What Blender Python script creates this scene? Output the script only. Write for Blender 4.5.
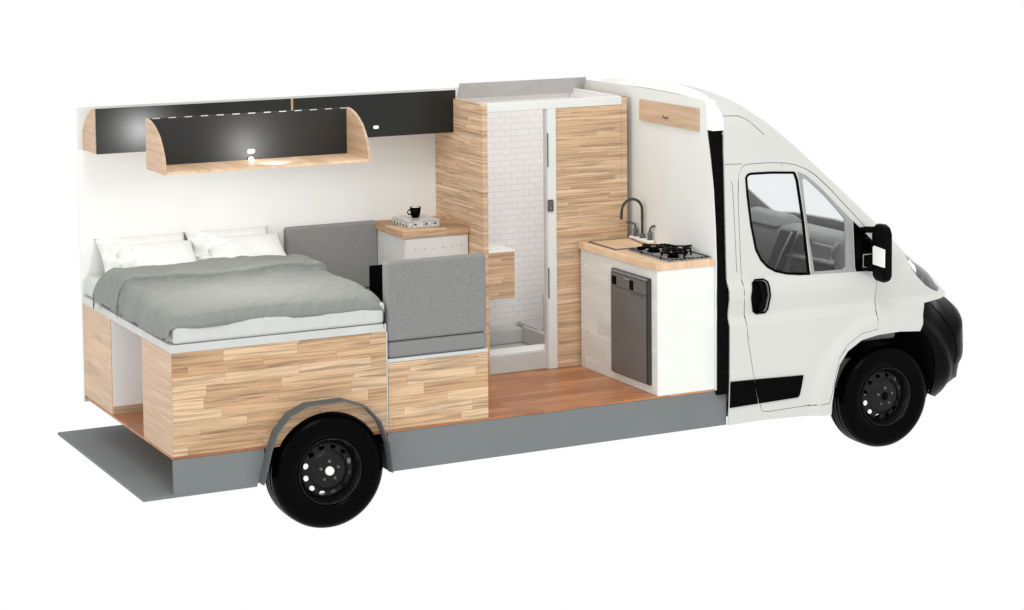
import bpy, bmesh, math, random
import numpy as np
from mathutils import Vector, Matrix, Euler
from mathutils.geometry import delaunay_2d_cdt
random.seed(4)
rng = np.random.default_rng(4)
for o in list(bpy.data.objects): bpy.data.objects.remove(o)
scene = bpy.context.scene
C = scene.collection
PI = math.pi

# ------------------------------------------------------------------ camera
cam = bpy.data.cameras.new('camera')
cam_ob = bpy.data.objects.new('camera', cam); C.objects.link(cam_ob)
scene.camera = cam_ob
CAM = (-3.959, -13.778, 3.880); YAW, PIT, ROL = math.radians(28.256), math.radians(5.007), math.radians(-0.339)
F_PX, CX, CY = 2318.55, 610.96, 80.54
sy, cy_, sp, cp = math.sin(YAW), math.cos(YAW), math.sin(PIT), math.cos(PIT)
fw = Vector((sy*cp, cy_*cp, -sp)); r0 = Vector((cy_, -sy, 0)); u0 = r0.cross(fw)
rt = math.cos(ROL)*r0 + math.sin(ROL)*u0; up = -math.sin(ROL)*r0 + math.cos(ROL)*u0
m = Matrix((rt, up, -fw)).transposed().to_4x4(); m.translation = Vector(CAM)
cam_ob.matrix_world = m
cam.sensor_width = 36; cam.sensor_fit = 'HORIZONTAL'
cam.lens = F_PX/1024*36
cam.shift_x = (512-CX)/1024; cam.shift_y = (CY-305)/1024
cam.clip_end = 200; cam.clip_start = .1
scene.render.resolution_x = 1024; scene.render.resolution_y = 610

# ------------------------------------------------------------------ world and lamps
w = bpy.data.worlds.new('World'); scene.world = w; w.use_nodes = True
bg = w.node_tree.nodes['Background']; bg.inputs[0].default_value = (1, 1, 1, 1); bg.inputs[1].default_value = 1.0
vs = scene.view_settings; vs.view_transform = 'Standard'; vs.look = 'None'; vs.exposure = 0; vs.gamma = 1

def area(name, loc, target, size, power):
    l = bpy.data.lights.new(name, 'AREA'); l.size = size; l.energy = power; l.shape = 'SQUARE'
    o = bpy.data.objects.new(name, l); C.objects.link(o); o.location = loc
    o.rotation_euler = (Vector(target)-Vector(loc)).to_track_quat('-Z', 'Y').to_euler()
    return o
area('fill_light', (0, -8, 11), (3, 0, 1.2), 4.5, 420)  # unseen light added to lift near sides and interior
area('fill_light', (-9, -5, 5), (3.2, 0, 1.4), 4.0, 255)  # unseen light added to brighten the rear-facing surfaces
def point(name, loc, power, radius=.02):
    l = bpy.data.lights.new(name, 'POINT'); l.energy = power; l.shadow_soft_size = radius
    o = bpy.data.objects.new(name, l); C.objects.link(o); o.location = loc
point('reading_lamp_light', (.70, -.50, 2.165), 24, .02)
point('shelf_lamp_light', (.668, -.63, 2.235), .05, .008)
al = bpy.data.lights.new('shower_fill_light', 'AREA'); al.shape = 'RECTANGLE'; al.size = .46; al.size_y = 1.6; al.energy = 2.3; al.color = (.93, .97, 1)  # added fill, hidden behind the front panel to brighten the tiles
ao = bpy.data.objects.new('shower_fill_light', al); C.objects.link(ao); ao.location = (3.36, .19, 1.35); ao.rotation_euler = (PI/2, 0, PI)
ao.rotation_euler = Vector((0, 1, 0)).to_track_quat('-Z', 'Z').to_euler()
sl = bpy.data.lights.new('cabinet_spot', 'SPOT'); sl.energy = 7; sl.spot_size = math.radians(125); sl.spot_blend = 1; sl.shadow_soft_size = .02
so = bpy.data.objects.new('cabinet_spot', sl); C.objects.link(so); so.location = (.74, -.93, 2.25); so.rotation_euler = (math.radians(97), 0, 0)

# ------------------------------------------------------------------ materials
def mat(name, col, rough=.5, metal=0, spec=.5, coat=0):
    m = bpy.data.materials.new(name); m.use_nodes = True
    b = m.node_tree.nodes['Principled BSDF']
    b.inputs['Base Color'].default_value = (*col, 1); b.inputs['Roughness'].default_value = rough
    b.inputs['Metallic'].default_value = metal; b.inputs['Specular IOR Level'].default_value = spec
    b.inputs['Coat Weight'].default_value = coat
    return m
def N(m, t, **kw):
    n = m.node_tree.nodes.new(t)
    for k, v in kw.items(): setattr(n, k, v)
    return n
def L(m, a, b): m.node_tree.links.new(a, b)
def mathn(m, op, a, b=None):
    n = N(m, 'ShaderNodeMath', operation=op)
    for i, v in enumerate((a, b)):
        if v is None: continue
        if isinstance(v, (int, float)): n.inputs[i].default_value = v
        else: L(m, v, n.inputs[i])
    return n.outputs[0]
def mix(m, fac, a, b, blend='MIX'):
    n = N(m, 'ShaderNodeMix', data_type='RGBA', blend_type=blend)
    if isinstance(fac, (int, float)): n.inputs[0].default_value = fac
    else: L(m, fac, n.inputs[0])
    for i, v in ((6, a), (7, b)):
        if isinstance(v, tuple): n.inputs[i].default_value = (*v, 1)
        else: L(m, v, n.inputs[i])
    return n.outputs[2]
def ramp(m, fac, stops):
    n = N(m, 'ShaderNodeValToRGB'); e = n.color_ramp.elements
    while len(e) < len(stops): e.new(.5)
    for i, (p, c) in enumerate(stops): e[i].position = p; e[i].color = (*c, 1)
    L(m, fac, n.inputs[0]); return n.outputs[0]
def bump(m, h, strength=.3, dist=.002):
    n = N(m, 'ShaderNodeBump'); n.inputs['Strength'].default_value = strength; n.inputs['Distance'].default_value = dist
    L(m, h, n.inputs['Height']); L(m, n.outputs[0], m.node_tree.nodes['Principled BSDF'].inputs['Normal'])

def planks(name, pal, pw, ph, top=False, rough=.5, along='s', grain=.55, tone=.16, dark=.25, swap=False, fine=1):
    """strips glued side by side: per strip tone, stretched grain, fine joints"""
    m = mat(name, pal[1], rough)
    tc = N(m, 'ShaderNodeTexCoord'); sx = N(m, 'ShaderNodeSeparateXYZ'); L(m, tc.outputs['Object'], sx.inputs[0])
    x, y, z = sx.outputs
    if top: u, v = (x, y) if not swap else (y, x)
    else: u, v = mathn(m, 'ADD', x, mathn(m, 'MULTIPLY', y, 1.0)), z
    row = mathn(m, 'FLOOR', mathn(m, 'DIVIDE', v, ph))
    wn = N(m, 'ShaderNodeTexWhiteNoise', noise_dimensions='1D'); L(m, row, wn.inputs['W'])
    uo = mathn(m, 'ADD', mathn(m, 'DIVIDE', u, pw), mathn(m, 'MULTIPLY', wn.outputs[0], 7.3))
    col = mathn(m, 'FLOOR', uo)
    cv = N(m, 'ShaderNodeCombineXYZ'); L(m, row, cv.inputs[0]); L(m, col, cv.inputs[1])
    w2 = N(m, 'ShaderNodeTexWhiteNoise', noise_dimensions='2D'); L(m, cv.outputs[0], w2.inputs['Vector'])
    cell = w2.outputs[0]
    # grain
    g = N(m, 'ShaderNodeCombineXYZ')
    L(m, mathn(m, 'ADD', mathn(m, 'MULTIPLY', u, 2.2), mathn(m, 'MULTIPLY', cell, 31)), g.inputs[0])
    L(m, mathn(m, 'MULTIPLY', v, 34*fine), g.inputs[1]); L(m, mathn(m, 'MULTIPLY', cell, 17), g.inputs[2])
    n1 = N(m, 'ShaderNodeTexNoise'); n1.inputs['Scale'].default_value = 1.0; n1.inputs['Detail'].default_value = 5
    n1.inputs['Roughness'].default_value = .6; n1.inputs['Distortion'].default_value = .5; L(m, g.outputs[0], n1.inputs['Vector'])
    base = ramp(m, cell, [(0, pal[0]), (.5, pal[1]), (1, pal[2])])
    gr = ramp(m, n1.outputs[0], [(.3, (1-grain,)*3), (.55, (.92,)*3), (.75, (1.12,)*3)])
    c = mix(m, tone*5 if tone*5 < 1 else 1, base, gr, 'MULTIPLY')
    # joints
    fv = mathn(m, 'FRACT', mathn(m, 'DIVIDE', v, ph)); fu = mathn(m, 'FRACT', uo)
    jv = mathn(m, 'LESS_THAN', fv, .06); ju = mathn(m, 'LESS_THAN', fu, .003/pw)
    j = mathn(m, 'MULTIPLY', mathn(m, 'MAXIMUM', jv, ju), dark)
    c = mix(m, j, c, (pal[0][0]*.55, pal[0][1]*.5, pal[0][2]*.45))
    L(m, c, m.node_tree.nodes['Principled BSDF'].inputs['Base Color'])
    bump(m, n1.outputs[0], .15, .001)
    return m
OAK = ((.54, .32, .165), (.68, .44, .25), (.79, .555, .345))
M = {}
M['oak'] = planks('oak_blocks_wide', OAK, .46, .0665, grain=.76, dark=.5, fine=1.9)
M['oak_fine'] = planks('oak_blocks_fine', ((.66, .43, .255), (.74, .505, .315), (.81, .585, .39)), .5, .026, grain=.72, dark=.5, fine=1.9)
M['oak_top'] = planks('oak_worktop', ((.74, .49, .29), (.80, .56, .36), (.85, .61, .40)), .6, .09, top=True, swap=True, grain=.25, dark=.1)
M['oak_plain'] = planks('oak_plain', ((.58, .395, .25), (.61, .42, .27), (.64, .45, .30)), 1.7, .5, grain=.35, dark=.02)
M['floor'] = planks('orange_wood_floor', ((.39, .145, .055), (.49, .195, .08), (.60, .265, .12)), .9, .12, top=True, grain=.55, dark=.35, rough=.4)
M['whitewash'] = planks('whitewashed_planks', ((.70, .71, .67), (.75, .755, .715), (.80, .805, .77)), .35, .09, grain=.12, dark=.04)

def noisy(name, c1, c2, scale, rough=.6, b=.2, bd=.002, spec=.4, detail=3):
    m = mat(name, c1, rough, spec=spec)
    tc = N(m, 'ShaderNodeTexCoord'); n = N(m, 'ShaderNodeTexNoise'); n.inputs['Scale'].default_value = scale
    n.inputs['Detail'].default_value = detail; L(m, tc.outputs['Object'], n.inputs['Vector'])
    L(m, ramp(m, n.outputs[0], [(.35, c1), (.65, c2)]), m.node_tree.nodes['Principled BSDF'].inputs['Base Color'])
    if b: bump(m, n.outputs[0], b, bd)
    return m
M['paint'] = noisy('van_white_paint', (.63, .637, .60), (.645, .652, .615), 1.2, .42, 0)
M['paint'].node_tree.nodes['Principled BSDF'].inputs['Coat Weight'].default_value = .1
M['wall'] = noisy('wall_panel_white', (.79, .80, .765), (.81, .82, .785), 3, .6, 0)
M['partition'] = noisy('partition_grey_white', (.745, .765, .73), (.765, .785, .75), 3, .6, 0)
M['bright'] = noisy('bright_white', (.93, .935, .91), (.95, .955, .93), 4, .5, 0)
M['lam'] = noisy('white_laminate', (.82, .83, .79), (.84, .85, .81), 5, .45, 0)
M['cabwhite'] = noisy('grey_white_laminate', (.66, .66, .64), (.69, .69, .67), 5, .45, 0)
M['coving'] = noisy('shaded_tile_strip', (.50, .505, .495), (.54, .545, .53), 9, .5, 0)  # grey holds the shade of tiles that lean to face downward
M['shower'] = noisy('shower_acrylic', (.57, .585, .565), (.59, .605, .585), 5, .3, 0)
M['board'] = noisy('pale_grey_board', (.56, .57, .55), (.6, .61, .59), 6, .5, 0)
M['mattress'] = noisy('mattress_cotton', (.56, .57, .55), (.585, .595, .575), 18, .9, .3, .004)
M['pillow'] = noisy('pillow_cotton', (.70, .71, .68), (.74, .75, .72), 14, .9, .4, .004)
M['duvet'] = noisy('grey_duvet_cotton', (.222, .230, .216), (.248, .256, .241), 30, .95, .6, .005, detail=6)
M['felt'] = noisy('grey_felt', (.19, .192, .185), (.27, .272, .263), 190, .95, .4, .002)
M['grey'] = noisy('chassis_grey', (.178, .192, .196), (.19, .204, .208), 3, .8, 0)
M['grey_arch'] = noisy('arch_grey', (.085, .094, .098), (.10, .108, .112), 3, .8, 0)
M['black_cab'] = noisy('charcoal_cabinet', (.011, .0115, .010), (.013, .0135, .0115), 3, .27, 0, spec=.3)
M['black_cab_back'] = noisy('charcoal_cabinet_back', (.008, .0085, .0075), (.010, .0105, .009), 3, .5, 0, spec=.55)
M['black'] = noisy('black_plastic', (.001, .001, .001), (.002, .002, .002), 30, .3, .05, spec=.03)
M['black_matt'] = noisy('black_void', (.002, .002, .002), (.004, .004, .004), 30, .9, 0, spec=.05)
M['rubber'] = noisy('tyre_rubber', (.0008, .0008, .0008), (.0015, .0015, .0015), 60, .22, .03, spec=.035)
M['steel_black'] = noisy('black_steel_rim', (.002, .002, .002), (.008, .008, .008), 90, .2, .8, .005, spec=.22)
M['bumper'] = noisy('bumper_plastic', (.002, .002, .002), (.003, .003, .003), 40, .3, .05, spec=.04)
M['chrome'] = mat('brushed_steel', (.35, .34, .33), .25, 1)
M['dark_chrome'] = noisy('dark_chrome', (.045, .044, .042), (.15, .147, .14), 60, .3, .3)
M['tap_metal'] = noisy('dark_tap_metal', (.02, .019, .018), (.07, .068, .065), 50, .22, .2)
M['mirror'] = mat('mirror_glass', (.97, .97, .97), .03, 1)
M['fridge'] = noisy('fridge_taupe', (.125, .115, .105), (.14, .13, .12), 4, .4, 0)
M['fridge_dark'] = noisy('fridge_dark', (.03, .029, .027), (.045, .043, .04), 30, .4, 0)
M['trim'] = noisy('window_trim_grey', (.33, .335, .33), (.36, .365, .36), 8, .5, 0)
M['dash'] = noisy('dashboard_grey', (.34, .34, .335), (.38, .38, .375), 8, .6, 0)
M['dash_light'] = noisy('dashboard_pale', (.55, .55, .54), (.62, .62, .61), 8, .5, 0)
M['dash_dark'] = noisy('dashboard_dark', (.08, .08, .078), (.10, .10, .098), 8, .5, 0)
M['lamp'] = mat('lamp_glow', (1, 1, 1), .5)
M['lamp'].node_tree.nodes['Principled BSDF'].inputs['Emission Color'].default_value = (1, 1, .97, 1)
M['lamp'].node_tree.nodes['Principled BSDF'].inputs['Emission Strength'].default_value = 2.5
M['oval'] = mat('handle_white', (.85, .85, .82), .4)
M['edge'] = mat('flicker_dash_pale', (.55, .55, .53), .5)  # for the dashes that stand in for surface flicker

def tiles():
    m = mat('metro_tiles', (.8, .8, .8), .6, spec=.15)
    tc = N(m, 'ShaderNodeTexCoord'); sx = N(m, 'ShaderNodeSeparateXYZ'); L(m, tc.outputs['Object'], sx.inputs[0])
    cv = N(m, 'ShaderNodeCombineXYZ'); L(m, mathn(m, 'ADD', sx.outputs[0], sx.outputs[1]), cv.inputs[0]); L(m, sx.outputs[2], cv.inputs[1])
    b = N(m, 'ShaderNodeTexBrick'); L(m, cv.outputs[0], b.inputs['Vector'])
    b.inputs['Scale'].default_value = 1; b.inputs['Brick Width'].default_value = .092; b.inputs['Row Height'].default_value = .0435
    b.inputs['Mortar Size'].default_value = .0032; b.inputs['Mortar Smooth'].default_value = .3
    b.inputs['Color1'].default_value = (.86, .855, .855, 1); b.inputs['Color2'].default_value = (.89, .885, .885, 1)
    b.inputs['Mortar'].default_value = (.74, .745, .75, 1)
    L(m, b.outputs[0], m.node_tree.nodes['Principled BSDF'].inputs['Base Color'])
    return m
M['tiles'] = tiles()
def glassm():
    m = bpy.data.materials.new('window_glass'); m.use_nodes = True; nt = m.node_tree; nt.nodes.clear()
    o = nt.nodes.new('ShaderNodeOutputMaterial'); t = nt.nodes.new('ShaderNodeBsdfTransparent'); t.inputs[0].default_value = (.95, .955, .965, 1)
    g = nt.nodes.new('ShaderNodeBsdfGlossy'); g.inputs['Roughness'].default_value = .03
    d = nt.nodes.new('ShaderNodeBsdfDiffuse'); d.inputs[0].default_value = (.6, .6, .6, 1)
    a = nt.nodes.new('ShaderNodeMixShader'); b = nt.nodes.new('ShaderNodeMixShader')
    a.inputs[0].default_value = .04; b.inputs[0].default_value = .015
    nt.links.new(t.outputs[0], a.inputs[1]); nt.links.new(d.outputs[0], a.inputs[2])
    nt.links.new(a.outputs[0], b.inputs[1]); nt.links.new(g.outputs[0], b.inputs[2]); nt.links.new(b.outputs[0], o.inputs[0])
    return m
M['glass'] = glassm()
def headm():
    m = mat('headlamp_lens', (.2, .2, .2), .15)
    tc = N(m, 'ShaderNodeTexCoord'); n = N(m, 'ShaderNodeTexVoronoi'); n.inputs['Scale'].default_value = 22
    L(m, tc.outputs['Object'], n.inputs['Vector'])
    L(m, ramp(m, n.outputs['Distance'], [(.0, (.5, .5, .5)), (.10, (.12, .125, .13)), (.6, (.06, .062, .066))]), m.node_tree.nodes['Principled BSDF'].inputs['Base Color'])
    m.node_tree.nodes['Principled BSDF'].inputs['Coat Weight'].default_value = .2
    return m
M['head'] = headm()

# ------------------------------------------------------------------ builders
def thing(name, label, cat, loc=(0, 0, 0), group=None):
    o = bpy.data.objects.new(name, None); C.objects.link(o); o.location = loc
    o.empty_display_size = .1
    o['label'] = label; o['category'] = cat
    if group: o['group'] = group
    return o
def tag(o, label, cat, group=None):
    o['label'] = label; o['category'] = cat
    if group: o['group'] = group
    return o
def wloc(p):
    v = Vector((0, 0, 0))
    while p is not None: v += p.location; p = p.parent
    return v
def obj(name, bm, material, parent=None, smooth=False, bevel=0, solid=0, origin=None, seg=2, label=None, solid_off=-1):
    """bm is in world coordinates; the object gets its own origin"""
    org = Vector(origin) if origin is not None else (wloc(parent) if parent else Vector((0, 0, 0)))
    bmesh.ops.translate(bm, verts=bm.verts, vec=-org)
    me = bpy.data.meshes.new(name); bm.to_mesh(me); bm.free()
    me.materials.append(M[material] if isinstance(material, str) else material)
    o = bpy.data.objects.new(name, me); C.objects.link(o)
    if parent:
        o.parent = parent; o.location = org - wloc(parent)
    else: o.location = org
    if smooth:
        for p in me.polygons: p.use_smooth = True
    if solid:
        s = o.modifiers.new('solid', 'SOLIDIFY'); s.thickness = solid; s.offset = solid_off
        if smooth:
            e_ = o.modifiers.new('split', 'EDGE_SPLIT'); e_.split_angle = math.radians(50)
    if bevel:
        b = o.modifiers.new('bevel', 'BEVEL'); b.width = bevel; b.segments = seg; b.limit_method = 'ANGLE'; b.angle_limit = math.radians(40)
        for p in me.polygons: p.use_smooth = True
        w_ = o.modifiers.new('wn', 'WEIGHTED_NORMAL'); w_.keep_sharp = True
    if label: o['label'] = label
    return o
def box(x0, x1, y0, y1, z0, z1, bm=None):
    bm = bm or bmesh.new()
    vs_ = [bm.verts.new((x, y, z)) for x in (x0, x1) for y in (y0, y1) for z in (z0, z1)]
    for f in ((0, 1, 3, 2), (4, 6, 7, 5), (0, 4, 5, 1), (2, 3, 7, 6), (0, 2, 6, 4), (1, 5, 7, 3)):
        bm.faces.new([vs_[i] for i in f])
    bmesh.ops.recalc_face_normals(bm, faces=bm.faces)
    return bm
def prism(pts, axis, a, b, bm=None):
    """extrude a polygon given in the two other axes between a and b along axis"""
    bm = bm or bmesh.new()
    def P(p, t): return {'x': (t, p[0], p[1]), 'y': (p[0], t, p[1]), 'z': (p[0], p[1], t)}[axis]
    A = [bm.verts.new(P(p, a)) for p in pts]; B = [bm.verts.new(P(p, b)) for p in pts]
    bm.faces.new(A); bm.faces.new(B[::-1]); n = len(pts)
    for i in range(n): bm.faces.new((A[i], A[(i+1) % n], B[(i+1) % n], B[i]))
    bmesh.ops.recalc_face_normals(bm, faces=bm.faces)
    return bm
def tube(pts, r, bm=None, seg=10, closed=False, rs=None):
    bm = bm or bmesh.new(); pts = [Vector(p) for p in pts]; n = len(pts); rings = []
    ref = Vector((.31, .17, .93)).normalized()
    for i, p in enumerate(pts):
        if closed: t = pts[(i+1) % n]-pts[i-1]
        else: t = pts[min(i+1, n-1)]-pts[max(i-1, 0)]
        t.normalize(); a = t.cross(ref)
        if a.length < .1: a = t.cross(Vector((1, 0, 0)))
        a.normalize(); b = t.cross(a); rr = rs[i] if rs else r
        rings.append([bm.verts.new(p+rr*(math.cos(2*PI*k/seg)*a+math.sin(2*PI*k/seg)*b)) for k in range(seg)])
    for i in range(n if closed else n-1):
        A, B = rings[i], rings[(i+1) % n]
        for k in range(seg): bm.faces.new((A[k], A[(k+1) % seg], B[(k+1) % seg], B[k]))
    if not closed: bm.faces.new(rings[0][::-1]); bm.faces.new(rings[-1])
    bmesh.ops.recalc_face_normals(bm, faces=bm.faces)
    return bm
def lathe(prof, c, axis='z', seg=48, bm=None, closed=False):
    """prof: list of (radius, along)"""
    bm = bm or bmesh.new(); c = Vector(c); rings = []
    for r, h in prof:
        ring = []
        for k in range(seg):
            a = 2*PI*k/seg; x, y = r*math.cos(a), r*math.sin(a)
            ring.append(bm.verts.new(c+Vector({'z': (x, y, h), 'y': (x, h, y), 'x': (h, x, y)}[axis])))
        rings.append(ring)
    nr = len(rings)
    for i in range(nr if closed else nr-1):
        A, B = rings[i], rings[(i+1) % nr]
        for k in range(seg): bm.faces.new((A[k], A[(k+1) % seg], B[(k+1) % seg], B[k]))
    bmesh.ops.remove_doubles(bm, verts=bm.verts, dist=1e-5)
    bmesh.ops.recalc_face_normals(bm, faces=bm.faces)
    return bm
def arc(c, r, a0, a1, n=12):
    return [(c[0]+r*math.cos(math.radians(a0+(a1-a0)*i/n)), c[1]+r*math.sin(math.radians(a0+(a1-a0)*i/n))) for i in range(n+1)]

# ------------------------------------------------------------------ cab skin: side surface y(x, z)
OUT = [(3.0,2.51,.24),(3.79,2.495,.24),(3.95,2.463,.24),(4.08,2.405,.22),(4.26,2.29,.2),(4.48,2.118,.2),(4.68,1.942,.2),(5.115,1.562,.2),(5.27,1.43,.22),(5.40,1.315,.25),(5.53,1.23,.28),(5.66,1.13,.32),(5.75,1.05,.36),(5.80,.98,.38),(5.82,.9,.38),(5.82,.5,.38),(5.76,.3,.38),(5.5,.1,.38)]
BUM = [(5.66,1.01,.42),(5.82,.955,.42),(5.90,.89,.42),(5.94,.80,.42),(5.95,.55,.42),(5.93,.43,.42),(5.90,.405,.42),(5.90,.30,.42),(5.83,.255,.42),(5.56,.10,.42)]
YZ = [(.2,.945),(.28,.955),(.42,.972),(.60,.982),(.90,.985),(.95,.985),(.978,.974),(1.010,.961),(1.026,.961),(1.13,.982),(1.19,.979),(1.215,.968),(1.245,.945),(1.4,.938),(1.6,.93),(1.82,.922),(2.0,.915),(2.1,.908),(2.3,.905),(2.6,.90)]
def dist(X, Z, OUT):
    best = np.full(X.shape, 9.); rad = np.full(X.shape, .2)
    for (x0, z0, q0), (x1, z1, q1) in zip(OUT[:-1], OUT[1:]):
        dx, dz = x1-x0, z1-z0
        t = np.clip(((X-x0)*dx+(Z-z0)*dz)/(dx*dx+dz*dz), 0, 1)
        d = np.hypot(X-x0-t*dx, Z-z0-t*dz); mm = d < best
        best = np.where(mm, d, best); rad = np.where(mm, q0+(q1-q0)*t, rad)
    return best, rad
def sst(a, b, x):
    t = np.clip((x-a)/(b-a), 0, 1); return t*t*(3-2*t)
def ysurf(X, Z, off=0, out=None, zero=1e-4):
    X = np.asarray(X, float); Z = np.asarray(Z, float)
    d, R = dist(X, Z, out or OUT)
    t = np.clip(d/R, 0, 1); t = np.where(d < zero, 0, t)
    f = (1-(1-t)**2.7)**(1/2.7)
    ys = np.interp(Z, [a for a, b in YZ], [b for a, b in YZ])-.05*sst(5.0, 5.9, X)
    r = np.hypot(X-5.035, (Z-.33)*.98)
    ys = ys+.035*sst(.62, .55, r)*sst(1.02, .93, Z)
    return -(ys+off)*f
def resample(poly, step=.02):
    out = []
    for i, a in enumerate(poly):
        b = poly[(i+1) % len(poly)]; n = max(1, int(math.ceil(math.dist(a, b)/step)))
        for k in range(n): out.append((a[0]+(b[0]-a[0])*k/n, a[1]+(b[1]-a[1])*k/n))
    return out
def smooth_poly(poly, it=2):
    for _ in range(it):
        q = []
        for i, a in enumerate(poly):
            b = poly[(i+1) % len(poly)]
            q += [(.75*a[0]+.25*b[0], .75*a[1]+.25*b[1]), (.25*a[0]+.75*b[0], .25*a[1]+.75*b[1])]
        poly = q
    return poly
def inside(P, poly):
    x, y = P[:, 0], P[:, 1]; c = np.zeros(len(P), bool)
    for i, (x0, y0) in enumerate(poly):
        x1, y1 = poly[(i+1) % len(poly)]
        if y0 == y1: continue
        c ^= ((y0 > y) != (y1 > y)) & (x < (x1-x0)*(y-y0)/(y1-y0)+x0)
    return c
def shrink(poly, d):
    """move the outline inwards by d"""
    n = len(poly); A = sum(poly[i][0]*poly[(i+1) % n][1]-poly[(i+1) % n][0]*poly[i][1] for i in range(n))
    s = 1 if A > 0 else -1; q = []
    for i, p in enumerate(poly):
        a, b = poly[i-1], poly[(i+1) % n]; tx, ty = b[0]-a[0], b[1]-a[1]; l = math.hypot(tx, ty) or 1
        q.append((p[0]-s*ty/l*d, p[1]+s*tx/l*d))
    return q
def region(outer, holes=(), off=0, out=None, grid=.03, sign=1, bm=None, resamp=True, yfun=None):
    bm = bm or bmesh.new(); O_ = out or OUT
    loops = [resample(l) if resamp else list(l) for l in [outer]+list(holes)]
    pts, edges = [], []
    for l in loops:
        k = len(pts); pts += l; edges += [(k+i, k+(i+1) % len(l)) for i in range(len(l))]
    B = np.array(pts)
    x0, z0 = B.min(0); x1, z1 = B.max(0)
    gx, gz = np.meshgrid(np.arange(x0+grid/2, x1, grid), np.arange(z0+grid/2, z1, grid))
    gx = gx+((np.arange(gx.shape[0]) % 2)*grid/2)[:, None]
    cand = [np.stack([gx.ravel(), gz.ravel()], -1)]
    # layers close to the outline, where the skin rolls over
    ol = []
    for (ax_, az, q0), (bx, bz, q1) in zip(O_[:-1], O_[1:]):
        n = max(1, int(math.dist((ax_, az), (bx, bz))/.03)); l = math.dist((ax_, az), (bx, bz))
        nx, nz = (bz-az)/l, -(bx-ax_)/l
        for k in range(n):
            t = (k+.5)/n
            for q in (.0006, .003, .01, .03, .06, .1, .15, .22, .3, .42):
                ol.append((ax_+(bx-ax_)*t+nx*q*(q0+(q1-q0)*t), az+(bz-az)*t+nz*q*(q0+(q1-q0)*t)))
    if yfun is None: cand.append(np.array(ol))
    if yfun is None and out is None:
        for zb in (.944,.950,.956,.972,.978,.984,1.006,1.012,1.018,1.026,1.032,1.118,1.13,1.142,1.184,1.19,1.196,1.215,1.245):
            if z0 < zb < z1: cand.append(np.array([(x_, zb) for x_ in np.arange(x0, x1, .015)]))
    P = np.concatenate(cand); ok = inside(P, loops[0])
    for h in loops[1:]: ok &= ~inside(P, h)
    P = P[ok]
    # keep clear of the borders
    d = np.full(len(P), 9.)
    for s_ in range(0, len(B), 400):
        d = np.minimum(d, np.sqrt(((P[:, None, :]-B[None, s_:s_+400, :])**2).sum(-1)).min(1))
    dd, _ = dist(P[:, 0], P[:, 1], O_)
    P = P[d > np.where(dd < .03, .0004, .007)]
    allp = [Vector(p) for p in pts]+[Vector(p) for p in P.tolist()]
    vo, eo, fo, *_ = delaunay_2d_cdt(allp, edges, [], 0, 1e-7)
    V = np.array([tuple(v) for v in vo]); Fc = np.array([f for f in fo if len(f) == 3])
    cen = V[Fc].mean(1); ok = inside(cen, loops[0])
    for h in loops[1:]: ok &= ~inside(cen, h)
    Fc = Fc[ok]
    if yfun is None:
        Y = ysurf(V[:, 0], V[:, 1], off, out)*sign
    else: Y = yfun(V[:, 0], V[:, 1])*sign
    used = sorted(set(Fc.ravel().tolist())); vm = {i: bm.verts.new((V[i, 0], Y[i], V[i, 1])) for i in used}
    newf = []
    for f in Fc.tolist():
        a, b, c = (V[i] for i in f); cr = (b[0]-a[0])*(c[1]-a[1])-(b[1]-a[1])*(c[0]-a[0])
        if abs(cr) < 1e-12: continue
        # outward normal must point to -y (sign 1)
        f = f if (cr > 0) == (sign > 0) else f[::-1]
        newf.append(bm.faces.new([vm[i] for i in f]))
    return bm
def skin_line(pts, off=.001, step=.03, closed=False, out=None):
    q = []
    for i in range(len(pts) if closed else len(pts)-1):
        a, b = pts[i], pts[(i+1) % len(pts)]; n = max(1, int(math.dist(a, b)/step))
        q += [(a[0]+(b[0]-a[0])*k/n, a[1]+(b[1]-a[1])*k/n) for k in range(n)]
    if not closed: q.append(pts[-1])
    X = np.array(q); Y = ysurf(X[:, 0], X[:, 1], off, out)
    return [(x, y, z) for (x, z), y in zip(q, Y.tolist())]

# ================================================================== THE VAN
W = .935; ZF = .54
van = thing('camper_van', 'white high-roof camper van cut open along its near side', 'van', (3, 0, 0))

# floor and chassis
obj('floor', box(.045, 3.72, -W, W, .527, ZF), 'floor', van)
obj('chassis_plate', box(-.137, .555, -W, W, .303, .319), 'grey', van)
bm = prism([(.05, .319), (.56, .319), (.605, .40), (.60, .525), (.05, .525)], 'y', -W+.002, -W+.03)
obj('side_skirt', bm, 'grey', van)
obj('side_skirt', prism([(1.40, .283), (3.79, .292), (3.79, .525), (1.39, .525)], 'y', -W+.002, -W+.03), 'grey', van)
obj('chassis_frame', box(1.5, 3.9, -.8, .9, .36, .52), 'grey', van)
# rear wheel arch lip and liner
AR = [(.560, .330), (.590, .44), (.612, .529), (.652, .632), (.735, .725), (.849, .776), (1.084, .779), (1.225, .724), (1.315, .624), (1.370, .48), (1.388, .300)]
AI = [(x+(1.0-x)*.02, z-.008 if z > .4 else z) for x, z in AR]
bm = bmesh.new()
ya, yb = -W+.001, -1.020
rows = [[bm.verts.new((x, y, z)) for x, z in pts] for pts, y in ((AR, ya), (AR, yb), (AI, yb), (AI, ya))]
for i in range(len(AR)-1):
    for a in range(4): bm.faces.new((rows[a][i], rows[a][i+1], rows[(a+1) % 4][i+1], rows[(a+1) % 4][i]))
bmesh.ops.recalc_face_normals(bm, faces=bm.faces)
obj('wheel_arch', bm, 'grey_arch', van)
bm = bmesh.new()
LI = [(.575, .325), (.60, .44), (.63, .52)]
LJ = [(1.352, .52), (1.372, .44), (1.384, .300)]
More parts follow.
